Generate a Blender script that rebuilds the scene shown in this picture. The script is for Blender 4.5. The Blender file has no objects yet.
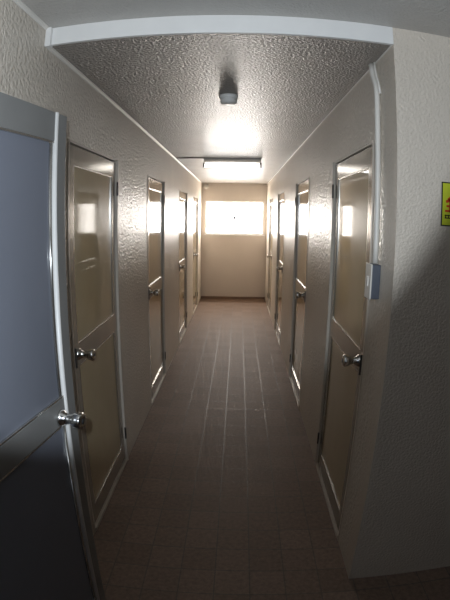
import bpy, bmesh, math, random
from mathutils import Vector, Matrix
C = bpy.context.scene
col = C.collection
R = math.radians

# ------------------------------------------------------------------ measures (metres)
W, D, YB = 1.237, 8.578, 1.493          # corridor width, far wall, mouth of the corridor
H, HB = 2.20, 2.266                     # corridor ceiling, entrance ceiling
XR, YBACK = 2.9, -2.0                   # entrance area

# ------------------------------------------------------------------ camera (barrel-distorting compact lens)
cd = bpy.data.cameras.new('camera')
cam = bpy.data.objects.new('camera', cd)
col.objects.link(cam)
cd.type = 'PANO'
cd.sensor_fit = 'VERTICAL'
cd.sensor_width, cd.sensor_height = 36.0, 48.0
FPX, CUB = 454.166, 0.0074
fm = FPX * 48.0 / 600.0
cd.panorama_type = 'FISHEYE_LENS_POLYNOMIAL'
cd.fisheye_fov = R(180)
cd.fisheye_polynomial_k0 = 0.0
cd.fisheye_polynomial_k1 = -1.0 / fm
cd.fisheye_polynomial_k2 = 0.0
cd.fisheye_polynomial_k3 = -CUB / fm ** 3
cd.fisheye_polynomial_k4 = 0.0
cd.clip_start = 0.02
yw, pt, rl = R(-1.5296), R(-10.4134), R(0.7722)
fw = Vector((math.sin(yw) * math.cos(pt), math.cos(yw) * math.cos(pt), math.sin(pt)))
rt = Vector((math.cos(yw), -math.sin(yw), 0))
up = rt.cross(fw)
rt2 = rt * math.cos(rl) + up * math.sin(rl)
up2 = -rt * math.sin(rl) + up * math.cos(rl)
m = Matrix((rt2, up2, -fw)).transposed().to_4x4()
m.translation = Vector((0.6984, 0.0, 1.5499))
cam.matrix_world = m
C.camera = cam

# ------------------------------------------------------------------ world, light, exposure
C.view_settings.view_transform = 'Standard'
C.view_settings.look = 'None'
C.view_settings.exposure = 0.0
C.view_settings.gamma = 1.0
C.view_settings.use_curve_mapping = False
C.cycles.use_denoising = True
C.cycles.denoiser = 'OPENIMAGEDENOISE'
C.cycles.denoising_input_passes = 'RGB_ALBEDO_NORMAL'
C.cycles.denoising_prefilter = 'ACCURATE'
C.cycles.use_adaptive_sampling = False
C.cycles.max_bounces = 10
C.cycles.sample_clamp_indirect = 6.0
w = bpy.data.worlds.new('world')
C.world = w
w.use_nodes = True
w.node_tree.nodes['Background'].inputs[0].default_value = (0.75, 0.85, 1.0, 1)
w.node_tree.nodes['Background'].inputs[1].default_value = 0.6

FAR_WINDOW = 21.5        # glow of the frosted panes at the far end
TUBE = 9.0             # glow of the fluorescent tube

def area(name, loc, target, sx, sy, power, color, spread=180):
    ld = bpy.data.lights.new(name, 'AREA')
    ld.shape = 'RECTANGLE'
    ld.size, ld.size_y = sx, sy
    ld.energy = power
    ld.color = color
    ld.spread = R(spread)
    o = bpy.data.objects.new(name, ld)
    col.objects.link(o)
    o.location = loc
    o.rotation_euler = (Vector(target) - Vector(loc)).to_track_quat('-Z', 'Y').to_euler()
    return o
# added weak fill behind the camera, aimed up through the invented entrance window
area('added_fill_light', (1.3, -3.4, 0.75), (1.2, 1.5, 2.0), 2.0, 0.5, 5, (0.86, 0.93, 1.0))
# the compact camera's own flash, a few centimetres up and left of the lens, its cone cut off at the lower right
sd = bpy.data.lights.new('camera_flash', 'SPOT')
sd.energy = 63
sd.color = (0.80, 0.90, 1.0)
sd.shadow_soft_size = 0.012
sd.spot_size = R(105)
sd.spot_blend = 0.17
so = bpy.data.objects.new('camera_flash', sd)
col.objects.link(so)
so.location = (0.655, -0.01, 1.60)
_az, _el = R(-20), R(20)
so.rotation_euler = Vector((math.sin(_az) * math.cos(_el), math.cos(_az) * math.cos(_el), math.sin(_el))).to_track_quat('-Z', 'Y').to_euler()

# ------------------------------------------------------------------ materials
def newmat(name):
    mt = bpy.data.materials.new(name)
    mt.use_nodes = True
    nt = mt.node_tree
    return mt, nt, nt.nodes['Principled BSDF']

def node(nt, kind, **kw):
    n = nt.nodes.new(kind)
    for k, v in kw.items():
        setattr(n, k, v)
    return n

def plain(name, c, rough=0.5, metal=0.0, coat=0.0, var=0.06, vscale=14.0, bump=0.0, bscale=300.0, spec=0.5):
    mt, nt, b = newmat(name)
    b.inputs['Roughness'].default_value = rough
    b.inputs['Metallic'].default_value = metal
    b.inputs['Coat Weight'].default_value = coat
    b.inputs['Specular IOR Level'].default_value = spec
    tc = node(nt, 'ShaderNodeTexCoord')
    nz = node(nt, 'ShaderNodeTexNoise')
    nz.inputs['Scale'].default_value = vscale
    nz.inputs['Detail'].default_value = 4
    nt.links.new(tc.outputs['Object'], nz.inputs['Vector'])
    rp = node(nt, 'ShaderNodeValToRGB')
    rp.color_ramp.elements[0].position = 0.3
    rp.color_ramp.elements[1].position = 0.7
    rp.color_ramp.elements[0].color = (*[x * (1 - var) for x in c], 1)
    rp.color_ramp.elements[1].color = (*[min(1, x * (1 + var)) for x in c], 1)
    nt.links.new(nz.outputs['Fac'], rp.inputs['Fac'])
    nt.links.new(rp.outputs['Color'], b.inputs['Base Color'])
    if bump:
        n2 = node(nt, 'ShaderNodeTexNoise')
        n2.inputs['Scale'].default_value = bscale
        n2.inputs['Detail'].default_value = 2
        nt.links.new(tc.outputs['Object'], n2.inputs['Vector'])
        bp = node(nt, 'ShaderNodeBump')
        bp.inputs['Strength'].default_value = 1.0
        bp.inputs['Distance'].default_value = bump
        nt.links.new(n2.outputs['Fac'], bp.inputs['Height'])
        nt.links.new(bp.outputs['Normal'], b.inputs['Normal'])
    return mt

def emitter(name, c, s):
    mt, nt, b = newmat(name)
    b.inputs['Base Color'].default_value = (0.8, 0.8, 0.8, 1)
    b.inputs['Emission Color'].default_value = (*c, 1)
    b.inputs['Emission Strength'].default_value = s
    mt.cycles.emission_sampling = 'FRONT'
    return mt

M = {}
M['wall'] = plain('textured_wall_paint', (0.655, 0.585, 0.50), 0.30, spec=0.2, bump=0.0085, bscale=62, var=0.04, vscale=3)
M['front_wall'] = plain('fine_textured_wall_paint', (0.67, 0.59, 0.50), 0.34, spec=0.2, bump=0.0048, bscale=95, var=0.04, vscale=3)
M['entrance_wall'] = plain('bounce_cutting_dark_wall', (0.20, 0.18, 0.155), 0.5, var=0.05, vscale=3)  # unseen entrance walls, made dark to cut the bounce of the flash
M['far_wall'] = plain('beige_end_wall', (0.64, 0.575, 0.505), 0.5, bump=0.0004, bscale=160, var=0.03, vscale=3)
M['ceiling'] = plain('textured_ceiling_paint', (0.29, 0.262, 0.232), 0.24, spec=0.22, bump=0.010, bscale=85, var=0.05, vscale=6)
M['entrance_ceiling'] = plain('plain_ceiling_paint', (0.52, 0.495, 0.46), 0.4, bump=0.004, bscale=100, var=0.04, vscale=6)
M['trim'] = plain('white_trim_paint', (0.80, 0.78, 0.75), 0.35, var=0.02)
M['cream'] = plain('cream_plastic', (0.74, 0.70, 0.64), 0.35, var=0.03)
M['alu'] = plain('brushed_aluminium', (0.60, 0.58, 0.55), 0.22, metal=0.9, var=0.05, vscale=30)
M['alu_dark'] = plain('dull_aluminium_bead', (0.30, 0.29, 0.27), 0.35, metal=0.8, var=0.05, vscale=30)
M['leaf'] = plain('bronze_grey_door_metal', (0.42, 0.375, 0.31), 0.16, metal=0.4, var=0.05, vscale=8)
M['jamb'] = plain('painted_door_frame', (0.62, 0.55, 0.47), 0.35)
M['panel'] = plain('gloss_beige_door_panel', (0.50, 0.405, 0.255), 0.05, var=0.04, vscale=5, spec=0.62)
M['blue_panel'] = plain('frosted_blue_grey_panel', (0.185, 0.195, 0.23), 0.28, var=0.03, vscale=4)
M['grey_leaf'] = plain('grey_satin_door_metal', (0.27, 0.265, 0.255), 0.36, metal=0.3, var=0.05, vscale=8)
M['chrome'] = plain('polished_steel', (0.72, 0.71, 0.69), 0.12, metal=1.0, var=0.02)
M['dark'] = plain('dark_rubber', (0.02, 0.02, 0.02), 0.5)
M['hinge'] = plain('dark_hinge_metal', (0.10, 0.09, 0.085), 0.35, metal=0.8)
M['base'] = plain('brown_vinyl_skirting', (0.20, 0.125, 0.08), 0.45)
M['switch'] = plain('blue_grey_plastic', (0.085, 0.095, 0.12), 0.45, var=0.03)
M['pane'] = emitter('bright_frosted_glass', (1.0, 0.94, 0.875), FAR_WINDOW)
M['tube'] = emitter('lit_fluorescent_tube', (1.0, 0.975, 0.93), TUBE)
M['sign_yellow'] = plain('sign_yellow_green', (0.60, 0.66, 0.04), 0.4, var=0.02)
M['sign_black'] = plain('sign_black', (0.02, 0.02, 0.015), 0.4)
M['sign_red'] = plain('sign_red', (0.60, 0.05, 0.02), 0.4)

def floor_mat():
    mt, nt, b = newmat('brown_vinyl_tile_floor')
    tc = node(nt, 'ShaderNodeTexCoord')
    br = node(nt, 'ShaderNodeTexBrick')
    br.offset = 0.0
    br.squash = 1.0
    br.inputs['Scale'].default_value = 1.0
    br.inputs['Brick Width'].default_value = 0.157
    br.inputs['Row Height'].default_value = 0.157
    br.inputs['Mortar Size'].default_value = 0.003
    br.inputs['Mortar Smooth'].default_value = 0.3
    br.inputs['Bias'].default_value = 0.0
    br.inputs['Color1'].default_value = (0.23, 0.162, 0.124, 1)
    br.inputs['Color2'].default_value = (0.28, 0.20, 0.155, 1)
    br.inputs['Mortar'].default_value = (0.17, 0.14, 0.115, 1)
    nt.links.new(tc.outputs['Object'], br.inputs['Vector'])
    nz = node(nt, 'ShaderNodeTexNoise')
    nz.inputs['Scale'].default_value = 45
    nz.inputs['Detail'].default_value = 6
    nz.inputs['Roughness'].default_value = 0.7
    nt.links.new(tc.outputs['Object'], nz.inputs['Vector'])
    mr = node(nt, 'ShaderNodeMapRange')
    mr.inputs['From Min'].default_value = 0.3
    mr.inputs['From Max'].default_value = 0.7
    mr.inputs['To Min'].default_value = 0.72
    mr.inputs['To Max'].default_value = 1.2
    nt.links.new(nz.outputs['Fac'], mr.inputs['Value'])
    mx = node(nt, 'ShaderNodeMix', data_type='RGBA', blend_type='MULTIPLY')
    mx.inputs['Factor'].default_value = 1.0
    nt.links.new(br.outputs['Color'], mx.inputs['A'])
    nt.links.new(mr.outputs['Result'], mx.inputs['B'])
    nt.links.new(mx.outputs['Result'], b.inputs['Base Color'])
    rr = node(nt, 'ShaderNodeMapRange')
    rr.inputs['To Min'].default_value = 0.6
    rr.inputs['To Max'].default_value = 0.40
    nt.links.new(br.outputs['Fac'], rr.inputs['Value'])
    nt.links.new(rr.outputs['Result'], b.inputs['Roughness'])
    b.inputs['Specular IOR Level'].default_value = 0.2
    bp = node(nt, 'ShaderNodeBump')
    bp.inputs['Distance'].default_value = 0.0015
    nt.links.new(nz.outputs['Fac'], bp.inputs['Height'])
    nt.links.new(bp.outputs['Normal'], b.inputs['Normal'])
    return mt
M['floor'] = floor_mat()

# ------------------------------------------------------------------ mesh helpers
class MB:
    """collects shapes for ONE mesh object"""
    def __init__(s):
        s.bm = bmesh.new()
    def box(s, a, b, bev=0.0):
        lo = Vector([min(p, q) for p, q in zip(a, b)])
        hi = Vector([max(p, q) for p, q in zip(a, b)])
        t = bmesh.new()
        bmesh.ops.create_cube(t, size=1)
        for v in t.verts:
            v.co = Vector([lo[i] + (v.co[i] + .5) * (hi[i] - lo[i]) for i in range(3)])
        if bev:
            bmesh.ops.bevel(t, geom=list(t.edges), offset=bev, segments=2, affect='EDGES', profile=.5)
        s._add(t)
        return s
    def lathe(s, prof, origin, axis, seg=28):
        """prof: list of (along, radius)"""
        ax = Vector(axis).normalized()
        q = Vector((0, 0, 1)).rotation_difference(ax)
        t = bmesh.new()
        rings = []
        for h, r in prof:
            if r < 1e-6:
                rings.append([t.verts.new((0, 0, h))])
            else:
                rings.append([t.verts.new((r * math.cos(2 * math.pi * k / seg), r * math.sin(2 * math.pi * k / seg), h)) for k in range(seg)])
        for A, B in zip(rings, rings[1:]):
            for k in range(seg):
                j = (k + 1) % seg
                if len(A) == 1 and len(B) == 1:
                    continue
                if len(A) == 1:
                    t.faces.new((A[0], B[k], B[j]))
                elif len(B) == 1:
                    t.faces.new((A[k], B[0], A[j]))
                else:
                    t.faces.new((A[k], B[k], B[j], A[j]))
        if len(rings[0]) > 1: t.faces.new(rings[0])
        if len(rings[-1]) > 1: t.faces.new(rings[-1])
        bmesh.ops.recalc_face_normals(t, faces=t.faces)
        for f in t.faces: f.smooth = len(f.verts) <= 4
        for v in t.verts:
            v.co = q @ v.co + Vector(origin)
        s._add(t)
        return s
    def tube(s, pts, r, seg=12):
        pts = [Vector(p) for p in pts]
        t = bmesh.new()
        rings = []
        for i, p in enumerate(pts):
            d = (pts[min(i + 1, len(pts) - 1)] - pts[max(i - 1, 0)]).normalized()
            q = Vector((0, 0, 1)).rotation_difference(d)
            rings.append([t.verts.new(q @ Vector((r * math.cos(2 * math.pi * k / seg), r * math.sin(2 * math.pi * k / seg), 0)) + p) for k in range(seg)])
        for A, B in zip(rings, rings[1:]):
            for k in range(seg):
                j = (k + 1) % seg
                f = t.faces.new((A[k], B[k], B[j], A[j]))
                f.smooth = True
        t.faces.new(rings[0]); t.faces.new(rings[-1])
        bmesh.ops.recalc_face_normals(t, faces=t.faces)
        s._add(t)
        return s
    def prism(s, poly, z0, z1, fn):
        """poly of 2-D points, extruded from z0 to z1; fn maps (u, v, z) to a point"""
        t = bmesh.new()
        a = [t.verts.new(fn(u, v, z0)) for u, v in poly]
        b = [t.verts.new(fn(u, v, z1)) for u, v in poly]
        n = len(poly)
        t.faces.new(a); t.faces.new(b)
        for k in range(n):
            t.faces.new((a[k], a[(k + 1) % n], b[(k + 1) % n], b[k]))
        bmesh.ops.recalc_face_normals(t, faces=t.faces)
        s._add(t)
        return s
    def _add(s, t):
        me = bpy.data.meshes.new('tmp')
        t.to_mesh(me); t.free()
        s.bm.from_mesh(me)
        bpy.data.meshes.remove(me)
    def build(s, name, mat, parent=None, loc=None):
        me = bpy.data.meshes.new(name)
        s.bm.to_mesh(me); s.bm.free()
        me.materials.append(mat)
        o = bpy.data.objects.new(name, me)
        col.objects.link(o)
        if parent is not None: o.parent = parent
        if loc is not None: o.location = loc
        return o

def tag(o, label=None, cat=None, group=None, kind=None):
    if label: o['label'] = label
    if cat: o['category'] = cat
    if group: o['group'] = group
    if kind: o['kind'] = kind
    return o

def empty(name, loc, rz=0.0):
    o = bpy.data.objects.new(name, None)
    o.empty_display_size = 0.1
    col.objects.link(o)
    o.location = loc
    o.rotation_euler = (0, 0, rz)
    return o

def struct(o, label, cat):
    return tag(o, label, cat, kind='structure')

# ------------------------------------------------------------------ structure
T = 0.12
LZ = 1.883                    # top of the door openings
doors_y = [(1.775, 2.560), (3.455, 4.235), (5.325, 6.140), (7.060, 7.830)]
open_y = (-0.26, 0.535)       # doorway of the leaf that stands open

f = MB().box((-1.0, YBACK - T, -0.1), (XR + T, D + T, 0.0)).build('floor', M['floor'])
struct(f, 'brown square vinyl tile floor with pale joints running down the corridor', 'floor')

def side_wall(name, xa, xb, y0, y1, top, openings, mat, label):
    mb = MB()
    y = y0
    for a, b in openings:
        mb.box((xa, y, 0), (xb, a, top))
        mb.box((xa, a, LZ), (xb, b, top))
        y = b
    mb.box((xa, y, 0), (xb, y1, top))
    return struct(mb.build(name, mat), label, 'wall')

side_wall('wall_left', -T, 0, YBACK, D, HB, [open_y] + doors_y, M['wall'], 'glossy textured cream wall along the left side of the corridor')
side_wall('wall_right', W, W + T, YB + T, D, H, doors_y, M['wall'], 'glossy textured cream wall along the right side of the corridor')
struct(MB().box((W, YB, 0), (XR, YB + T, HB)).build('wall_front', M['front_wall']), 'textured grey-white wall facing the camera right of the corridor mouth, bearing the yellow sign', 'wall')
struct(MB().box((XR, YBACK, 0), (XR + T, YB + T, HB)).build('wall_entrance', M['entrance_wall']), 'unseen brown-grey wall on the right side of the entrance area, darkened to cut bounced light', 'wall')
# far wall with its window opening
wx0, wx1, wz0, wz1 = 0.069, 1.186, 1.229, 1.868
mb = MB()
mb.box((-T, D, 0), (W + T, D + T, wz0)); mb.box((-T, D, wz1), (W + T, D + T, H))
mb.box((-T, D, wz0), (wx0, D + T, wz1)); mb.box((wx1, D, wz0), (W + T, D + T, wz1))
struct(mb.build('wall_back', M['far_wall']), 'smooth beige wall closing the far end of the corridor, with the wide bright window', 'wall')
# unseen wall behind the camera, with the invented window opening
ex0, ex1, ez0, ez1 = 0.25, 2.2, 1.15, 1.95
mb = MB()
mb.box((-T, YBACK - T, 0), (XR + T, YBACK, ez0)); mb.box((-T, YBACK - T, ez1), (XR + T, YBACK, HB))
mb.box((-T, YBACK - T, ez0), (ex0, YBACK, ez1)); mb.box((ex1, YBACK - T, ez0), (XR + T, YBACK, ez1))
struct(mb.build('wall_rear', M['entrance_wall']), 'unseen brown-grey wall behind the camera, darkened to cut bounced light, with the invented window', 'wall')
# small dark room behind the open doorway
mb = MB()
mb.box((-0.95, open_y[0] - .3, 0), (-0.9, open_y[1] + .3, HB)); mb.box((-0.95, open_y[0] - .35, 0), (-T, open_y[0] - .3, HB))
mb.box((-0.95, open_y[1] + .3, 0), (-T, open_y[1] + .35, HB)); mb.box((-0.95, open_y[0] - .35, HB), (-T, open_y[1] + .35, HB + .05))
struct(mb.build('wall_closet', M['far_wall']), 'beige walls of the small room behind the open door', 'wall')

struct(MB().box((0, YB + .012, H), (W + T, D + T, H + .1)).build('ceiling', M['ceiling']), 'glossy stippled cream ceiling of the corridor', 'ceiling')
struct(MB().box((-T, YBACK - T, HB), (XR + T, YB + T, HB + .1)).build('ceiling_entrance', M['entrance_ceiling']), 'higher grey stippled ceiling in front of the corridor mouth', 'ceiling')
# white fascia where the ceiling steps down, with its end block
mb = MB().box((0.022, YB - .004, H - .004), (W, YB + .012, HB), .0015)
mb.box((0.0, YB - .018, H - .012), (0.022, YB + .012, HB), .002)
struct(mb.build('trim_1', M['trim']), 'white fascia board across the corridor mouth where the ceiling steps down', 'trim')
# cove trims
def cove(name, x, sgn, r, y0, y1, z, label):
    poly = [(0, 0), (0, -r), (.2 * r, -r), (.35 * r, -.65 * r), (.65 * r, -.35 * r), (r, -.2 * r), (r, 0)]
    o = MB().prism(poly, y0, y1, lambda u, v, q: (x + sgn * u, q, z + v)).build(name, M['cream'])
    struct(o, label, 'trim')
cove('trim_2', 0, 1, .013, YB + .012, D, H, 'white cove trim along the left edge of the corridor ceiling')
cove('trim_3', W, -1, .004, YB + .012, D, H, 'thin pale trim line along the right edge of the corridor ceiling')
cove('trim_4', 0, 1, .013, YBACK, YB - .018, HB, 'white cove trim along the left edge of the higher entrance ceiling')
struct(MB().box((0.004, D - .012, 0), (W - .004, D, .045), .003).build('baseboard_back', M['base']), 'low brown skirting at the foot of the far wall', 'skirting')

struct(MB().box((0.004, D - .36, 0), (W - .004, D - .012, .003)).build('trim_7', M['base']), 'dark brown strip of floor at the foot of the far wall', 'trim')
# far window: two sliding frosted panes
def window(name, x0, x1, z0, z1, y, face, pane_mat, label):
    """face = -1: the room lies at smaller y"""
    root = struct(empty(name, ((x0 + x1) / 2, y, z0)), label, 'window')
    ox, oz = (x0 + x1) / 2, z0
    B = lambda a, b, bev=0: ((a[0] - ox, (a[1]), a[2] - oz), (b[0] - ox, (b[1]), b[2] - oz), bev)
    d = lambda q: -face * q          # depth into the wall
    mb = MB(); e = .0
    fr = .022
    mb.box(*B((x0, d(.02), z0), (x1, d(.08), z0 + fr), .002)); mb.box(*B((x0, d(.02), z1 - fr), (x1, d(.08), z1), .002))
    mb.box(*B((x0, d(.02), z0 + fr), (x0 + fr, d(.08), z1 - fr), .002)); mb.box(*B((x1 - fr, d(.02), z0 + fr), (x1, d(.08), z1 - fr), .002))
    mb.build('window_frame', M['trim'], root)
    xm = (x0 + x1) / 2
    for k, (a, b, q) in enumerate(((x0 + fr, xm + .008, .05), (xm - .008, x1 - fr, .034))):
        st = .012
        mb = MB()
        mb.box(*B((a, d(q), z0 + fr), (b, d(q + .014), z0 + fr + st), .001)); mb.box(*B((a, d(q), z1 - fr - st), (b, d(q + .014), z1 - fr), .001))
        mb.box(*B((a, d(q), z0 + fr + st), (a + st, d(q + .014), z1 - fr - st), .001)); mb.box(*B((b - st, d(q), z0 + fr + st), (b, d(q + .014), z1 - fr - st), .001))
        s_ = mb.build('sash', M['trim'], root)
        MB().box(*B((a + st, d(q + .004), z0 + fr + st), (b - st, d(q + .009), z1 - fr - st))).build('pane', pane_mat, s_)
    MB().box(*B((xm - .020, d(.018), (z0 + z1) / 2 - .04), (xm + .020, d(.034), (z0 + z1) / 2 + .03), .003)).build('latch', M['hinge'], root)
    MB().box(*B((x0 - .012, d(-.02), z0 - .014), (x1 + .012, d(.02), z0), .003)).build('window_sill', M['trim'], root)
    return root
window('window_1', wx0, wx1, wz0, wz1, D, -1, M['pane'], 'wide low sliding window of frosted glass glowing white on the far wall')

# invented window behind the camera, an opening for the added fill
gm, nt, b = newmat('clear_window_glass')
b.inputs['Base Color'].default_value = (1, 1, 1, 1)
b.inputs['Transmission Weight'].default_value = 1.0
b.inputs['Roughness'].default_value = 0.0
b.inputs['IOR'].default_value = 1.01
root = struct(empty('added_window', ((ex0 + ex1) / 2, YBACK, ez0)), 'wide invented window behind the camera, added to let the fill light in', 'window')
wx, hz = (ex1 - ex0) / 2, ez1 - ez0
mb = MB().box((-wx, -.08, 0), (wx, -.03, .03), .002).box((-wx, -.08, hz - .03), (wx, -.03, hz), .002)
mb.box((-wx, -.08, .03), (-wx + .03, -.03, hz - .03), .002).box((wx - .03, -.08, .03), (wx, -.03, hz - .03), .002).box((-.02, -.08, .03), (.02, -.03, hz - .03), .002)
mb.build('window_frame', M['alu'], root)

# ------------------------------------------------------------------ doors
KNOB = [(0, .027), (.004, .027), (.010, .024), (.016, .019), (.026, .0155), (.036, .0155), (.044, .019), (.050, .0245), (.058, .0262), (.070, .0262), (.0755, .0235), (.077, .013), (.0755, .011), (.0755, 0)]
def add_knob(parent, pos, axis):
    k = MB().lathe(KNOB, pos, axis).build('door_knob', M['chrome'], parent)
    e = Vector(pos) + Vector(axis) * .0756
    MB().lathe([(0, .009), (.0015, .009), (.002, 0)], e, axis, 16).build('keyhole', M['dark'], k)

def leaf_parts(parent, s, w0, w1, z0, z1, leafmat, panelmat, name='door_leaf', tint=None):
    """leaf between w0 and w1 along +y, its visible face at x=0, s = side the face looks to; hinge at w1"""
    th = .034
    st, zr0, zr1, tr, br = .062, .896, .997, .085, .10
    mb = MB()
    mb.box((0, w0, z0), (-s * th, w0 + st, z1), .0015)
    mb.box((0, w1 - st, z0), (-s * th, w1, z1), .0015)
    mb.box((0, w0 + st, z1 - tr), (-s * th, w1 - st, z1), .0015)
    mb.box((0, w0 + st, zr0), (-s * th, w1 - st, zr1), .0015)
    mb.box((0, w0 + st, z0), (-s * th, w1 - st, z0 + br), .0015)
    lf = mb.build(name, leafmat, parent)
    for nm, a, b in (('upper_panel', zr1, z1 - tr), ('lower_panel', z0 + br, zr0)):
        MB().box((-s * .007, w0 + st - .004, a - .004), (-s * .027, w1 - st + .004, b + .004)).build(nm, panelmat, lf)
        # glazing bead
        q = .009
        bd = MB()
        bd.box((-s * .0005, w0 + st, a), (-s * .0069, w0 + st + q, b), .0012).box((-s * .0005, w1 - st - q, a), (-s * .0069, w1 - st, b), .0012)
        bd.box((-s * .0005, w0 + st + q, a), (-s * .0069, w1 - st - q, a + q * .6), .0012).box((-s * .0005, w0 + st + q, b - q * .6), (-s * .0069, w1 - st - q, b), .0012)
        bd.build('bead', M['alu'], lf)
    return lf

def closed_door(n, side, y0, y1, label):
    s = 1 if side == 'left' else -1
    x = 0 if side == 'left' else W
    root = struct(empty(f'door_{n}', (x, y0, 0)), label, 'door')
    L = y1 - y0
    jw, zt = .018, LZ
    pr = s * .010
    mb = MB()
    mb.box((pr * .25, 0.0, 0), (-s * .075, jw, zt), .001)
    mb.box((pr, L - jw, 0), (-s * .075, L, zt), .002)
    mb.box((-s * .002, jw, zt - .008), (-s * .075, L - jw, zt), .001)
    mb.box((pr * .6, jw, 0), (-s * .075, L - jw, .022), .002)
    # stop behind the leaf
    mb.box((-s * .045, jw, .026), (-s * .075, jw + .014, zt - .01)).box((-s * .045, L - jw - .014, .026), (-s * .075, L - jw, zt - .01))
    mb.box((-s * .045, jw, zt - .03), (-s * .075, L - jw, zt - .01))
    mb.build('door_frame', M['jamb'], root)
    MB().box((-s * .076, .002, .002), (-s * .080, L - .002, zt - .002)).build('back_board', M['dark'], root)
    holder = root
    z0, z1 = .034, zt - .017
    lf = leaf_parts(holder, s, jw + .003, L - jw - .003, z0, z1, M['leaf'], M['panel'])
    lf.location = (-s * .004, 0, 0)
    add_knob(root, (-s * .004, jw + .062, .950), (s, 0, 0))
    MB().box((-s * .003, jw - .002, .905), (s * .011, jw + .004, .995), .001).build('strike_plate', M['hinge'], root)
    for zc in (.21, 1.715):
        hb = MB()
        hb.lathe([(-.04, 0), (-.04, .004), (-.037, .0055), (.037, .0055), (.04, .004), (.04, 0)], (s * .008, L - jw - .001, zc), (0, 0, 1), 14)
        hb.box((s * .0095, L - jw, zc - .034), (s * .0115, L - .006, zc + .034), .0006)
        hb.build('hinge', M['hinge'], root)
    return root

lab = {('left', 0): 'closed aluminium door on the left wall just behind the open blue-grey door',
       ('left', 1): 'second closed door along the left wall, mirroring the bright window in its upper panel',
       ('left', 2): 'third closed door along the left wall, seen as a narrow silvery strip',
       ('left', 3): 'last closed door on the left wall, next to the far wall',
       ('right', 0): 'nearest closed aluminium door on the right wall, beside the grey switch box',
       ('right', 1): 'second closed door along the right wall, with dark round knob near the middle of the corridor',
       ('right', 2): 'third closed door along the right wall, seen as a narrow strip',
       ('right', 3): 'last closed door on the right wall, next to the far wall'}
n = 1
for side in ('left', 'right'):
    for k, (a, b_) in enumerate(doors_y):
        closed_door(n, side, a, b_, lab[(side, k)])
        n += 1

# the door standing open against the left wall: hinged at its near edge
hx, hy, ang, LEN = 0.190, 1.275, 0.1296, 0.735
px, py = hx - math.sin(ang) * LEN, hy - math.cos(ang) * LEN
root = struct(empty(f'door_{n}', (px, py, 0), -ang), 'open door folded back along the left wall, with frosted blue-grey panels and steel knob', 'door')
mb = MB()
st, th, z0, z1 = .055, .034, .022, 1.858
lw = LEN
mb.box((0, 0, z0), (-th, st, z1), .002).box((0, lw - st, z0), (-th, lw, z1), .002)
for a, b_ in ((z0, z0 + .11), (.938, 1.020), (z1 - .085, z1)):
    mb.box((0, st, a), (-th, lw - st, b_), .002)
lf = mb.build('door_leaf', M['grey_leaf'], root)
for nm, a, b_ in (('upper_panel', 1.020, z1 - .085), ('lower_panel', z0 + .11, .938)):
    MB().box((-.008, st - .004, a - .004), (-.026, lw - st + .004, b_ + .004)).build(nm, M['blue_panel'], lf)
    q = .012
    bd = MB().box((.0005, st, a), (-.008, st + q, b_), .002)
    bd.lathe([(a, 0), (a, .0055), (b_, .0055), (b_, 0)], (-.005, lw - st - .026, 0), (0, 0, 1), 24)
    bd.box((0, st + q, a), (-.008, lw - st - q, a + q * .5), .001).box((0, st + q, b_ - q * .5), (-.008, lw - st - q, b_), .001)
    bd.build('bead', M['alu'], lf)
MB().lathe([(z0, 0), (z0, .009), (z1, .009), (z1, 0)], (-.003, lw - st - .006, 0), (0, 0, 1), 24).build('edge_lip', M['trim'], lf)
add_knob(lf, (0, lw - .100, .963), (1, 0, 0))
add_knob(lf, (-th, lw - .100, .963), (-1, 0, 0))
MB().box((-.006, lw, .90), (-th + .006, lw + .0015, 1.0)).build('latch_plate', M['chrome'], lf)
MB().box((-.004, lw, z0), (-th + .004, lw + .001, .90)).build('edge_strip', M['hinge'], lf)
# its frame in the doorway
n += 1
root = struct(empty('trim_5', (0, open_y[0], 0)), 'aluminium frame of the open doorway on the left wall', 'door frame')
L = open_y[1] - open_y[0]
MB().box((.010, 0, 0), (-.075, .024, LZ), .002).box((.010, L - .024, 0), (-.075, L, LZ), .002).box((.010, .024, LZ - .02), (-.075, L - .024, LZ), .002).build('door_frame', M['alu'], root)

# ------------------------------------------------------------------ ceiling light
ly = 4.97
root = tag(empty('ceiling_light', (0.625, ly, H)), 'lit fluorescent batten light crossing the middle of the corridor ceiling', 'ceiling light')
mb = MB().prism([(-.045, 0), (-.045, -.018), (-.022, -.045), (.022, -.045), (.045, -.018), (.045, 0)], -.31, .31, lambda u, v, q: (q, u, v))
mb.build('housing', M['cream'], root)
for sx in (-1, 1):
    MB().box((sx * .300, -.016, -.044), (sx * .318, .016, -.100), .003).build('lamp_holder', M['hinge'], root)
MB().lathe([(-.298, 0), (-.298, .0155), (.298, .0155), (.298, 0)], (0, 0, -.078), (1, 0, 0), 20).build('fluorescent_tube', M['tube'], root)
struct(MB().box((.02, ly - .07, H - .010), (.945, ly - .055, H), .001).build('trim_6', M['hinge']), 'thin dark cable strip crossing the ceiling to the fluorescent light', 'trim')

# smoke detector
root = tag(empty('smoke_detector', (0.640, 2.36, H)), 'round cream smoke detector on the near part of the corridor ceiling', 'smoke detector')
MB().lathe([(0, .050), (-.010, .050), (-.014, .047), (-.018, .047), (-.018, 0)], (0, 0, 0), (0, 0, 1), 40).build('base', M['trim'], root)
MB().lathe([(-.018, .040), (-.024, .041), (-.034, .044), (-.042, .040), (-.047, .030), (-.049, 0)], (0, 0, 0), (0, 0, 1), 40).build('sensor_head', M['trim'], root)
MB().lathe([(-.0485, .010), (-.051, .010), (-.051, 0)], (.0, -.018, 0), (0, 0, 1), 16).build('indicator_lens', M['trim'], root)

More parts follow.
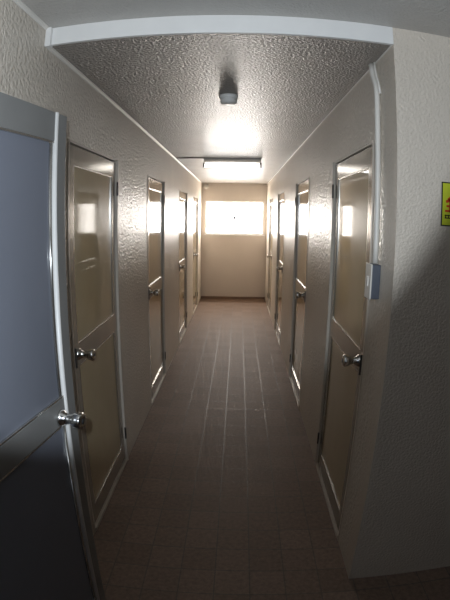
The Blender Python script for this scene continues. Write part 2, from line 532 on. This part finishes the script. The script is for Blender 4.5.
# little sounder on the far wall
root = tag(empty('wall_sounder', (0.085, D, 2.125)), 'small round cream sounder high in the left corner of the far wall', 'alarm')
MB().lathe([(0, .046), (.02, .046), (.032, .034), (.036, .012), (.036, 0)], (0, 0, 0), (0, -1, 0), 28).build('body', M['cream'], root)
MB().tube([(.01, -.006, .035), (.03, -.006, .055), (.045, -.006, .075)], .004).build('wire', M['hinge'], root)

# conduit down the right wall into the switch box
cx = W - .014
pts = [(cx, 1.735, H - .004), (cx, 1.728, 2.16), (cx, 1.708, 2.125), (cx, 1.684, 2.09), (cx, 1.674, 2.05)] + [(cx, 1.674 - .0002 * k, 2.05 - .0655 * k) for k in range(1, 11)]
tag(MB().tube(pts, .011, 16).build('conduit', M['cream']), 'pale conduit running from the ceiling down the right wall into the switch box', 'conduit')
pts = [(W - .010, 1.705, H - .004), (W - .010, 1.698, 2.16), (W - .010, 1.684, 2.13), (W - .008, 1.664, 2.09), (W - .006, 1.656, 2.05)]
tag(MB().tube(pts, .005, 12).build('cable', M['cream']), 'short thin cable running beside the top bend of the pale conduit', 'cable')
root = tag(empty('switch_box', (W, 1.672, 1.262)), 'blue-grey switch box on the right wall between the nearest door and the corner', 'switch')
MB().box((0, -.034, 0), (-.034, .036, .130), .003).build('box', M['switch'], root)
MB().box((-.034, -.036, -.002), (-.040, .038, .132), .002).build('cover', M['cream'], root)
MB().box((-.040, -.012, .045), (-.045, .012, .085), .002).build('rocker', M['cream'], root)

# sign on the wall facing the camera
root = tag(empty('warning_sign', (1.408, YB, 1.553)), 'yellow-green sign with black border and red characters on the facing wall', 'sign')
sw, sh = .21, .156
MB().box((0, 0, 0), (sw, -.003, sh), .0006).build('board', M['sign_black'], root)
MB().box((.0045, -.0031, .0045), (sw - .0045, -.0036, sh - .0045)).build('yellow_field', M['sign_yellow'], root)
def stroke(mb, x0, z0, x1, z1, t):
    d = Vector((x1 - x0, z1 - z0)).normalized(); q = Vector((-d.y, d.x)) * t / 2
    mb.prism([(x0 + q.x, z0 + q.y), (x1 + q.x, z1 + q.y), (x1 - q.x, z1 - q.y), (x0 - q.x, z0 - q.y)], -.0036, -.0042, lambda u, v, q_: (u, q_, v))
mb = MB()
stroke(mb, .018, .086, .036, .094, .010); stroke(mb, .026, .094, .036, .102, .008)
stroke(mb, .020, .071, .046, .071, .0075); stroke(mb, .015, .054, .050, .054, .0075)
stroke(mb, .034, .050, .034, .096, .006)
mb.build('red_character', M['sign_red'], root)
mb = MB()
stroke(mb, .014, .038, .050, .038, .004); stroke(mb, .014, .029, .050, .029, .004)
stroke(mb, .018, .027, .018, .041, .004); stroke(mb, .030, .027, .030, .041, .004)
mb.build('black_line', M['sign_black'], root)
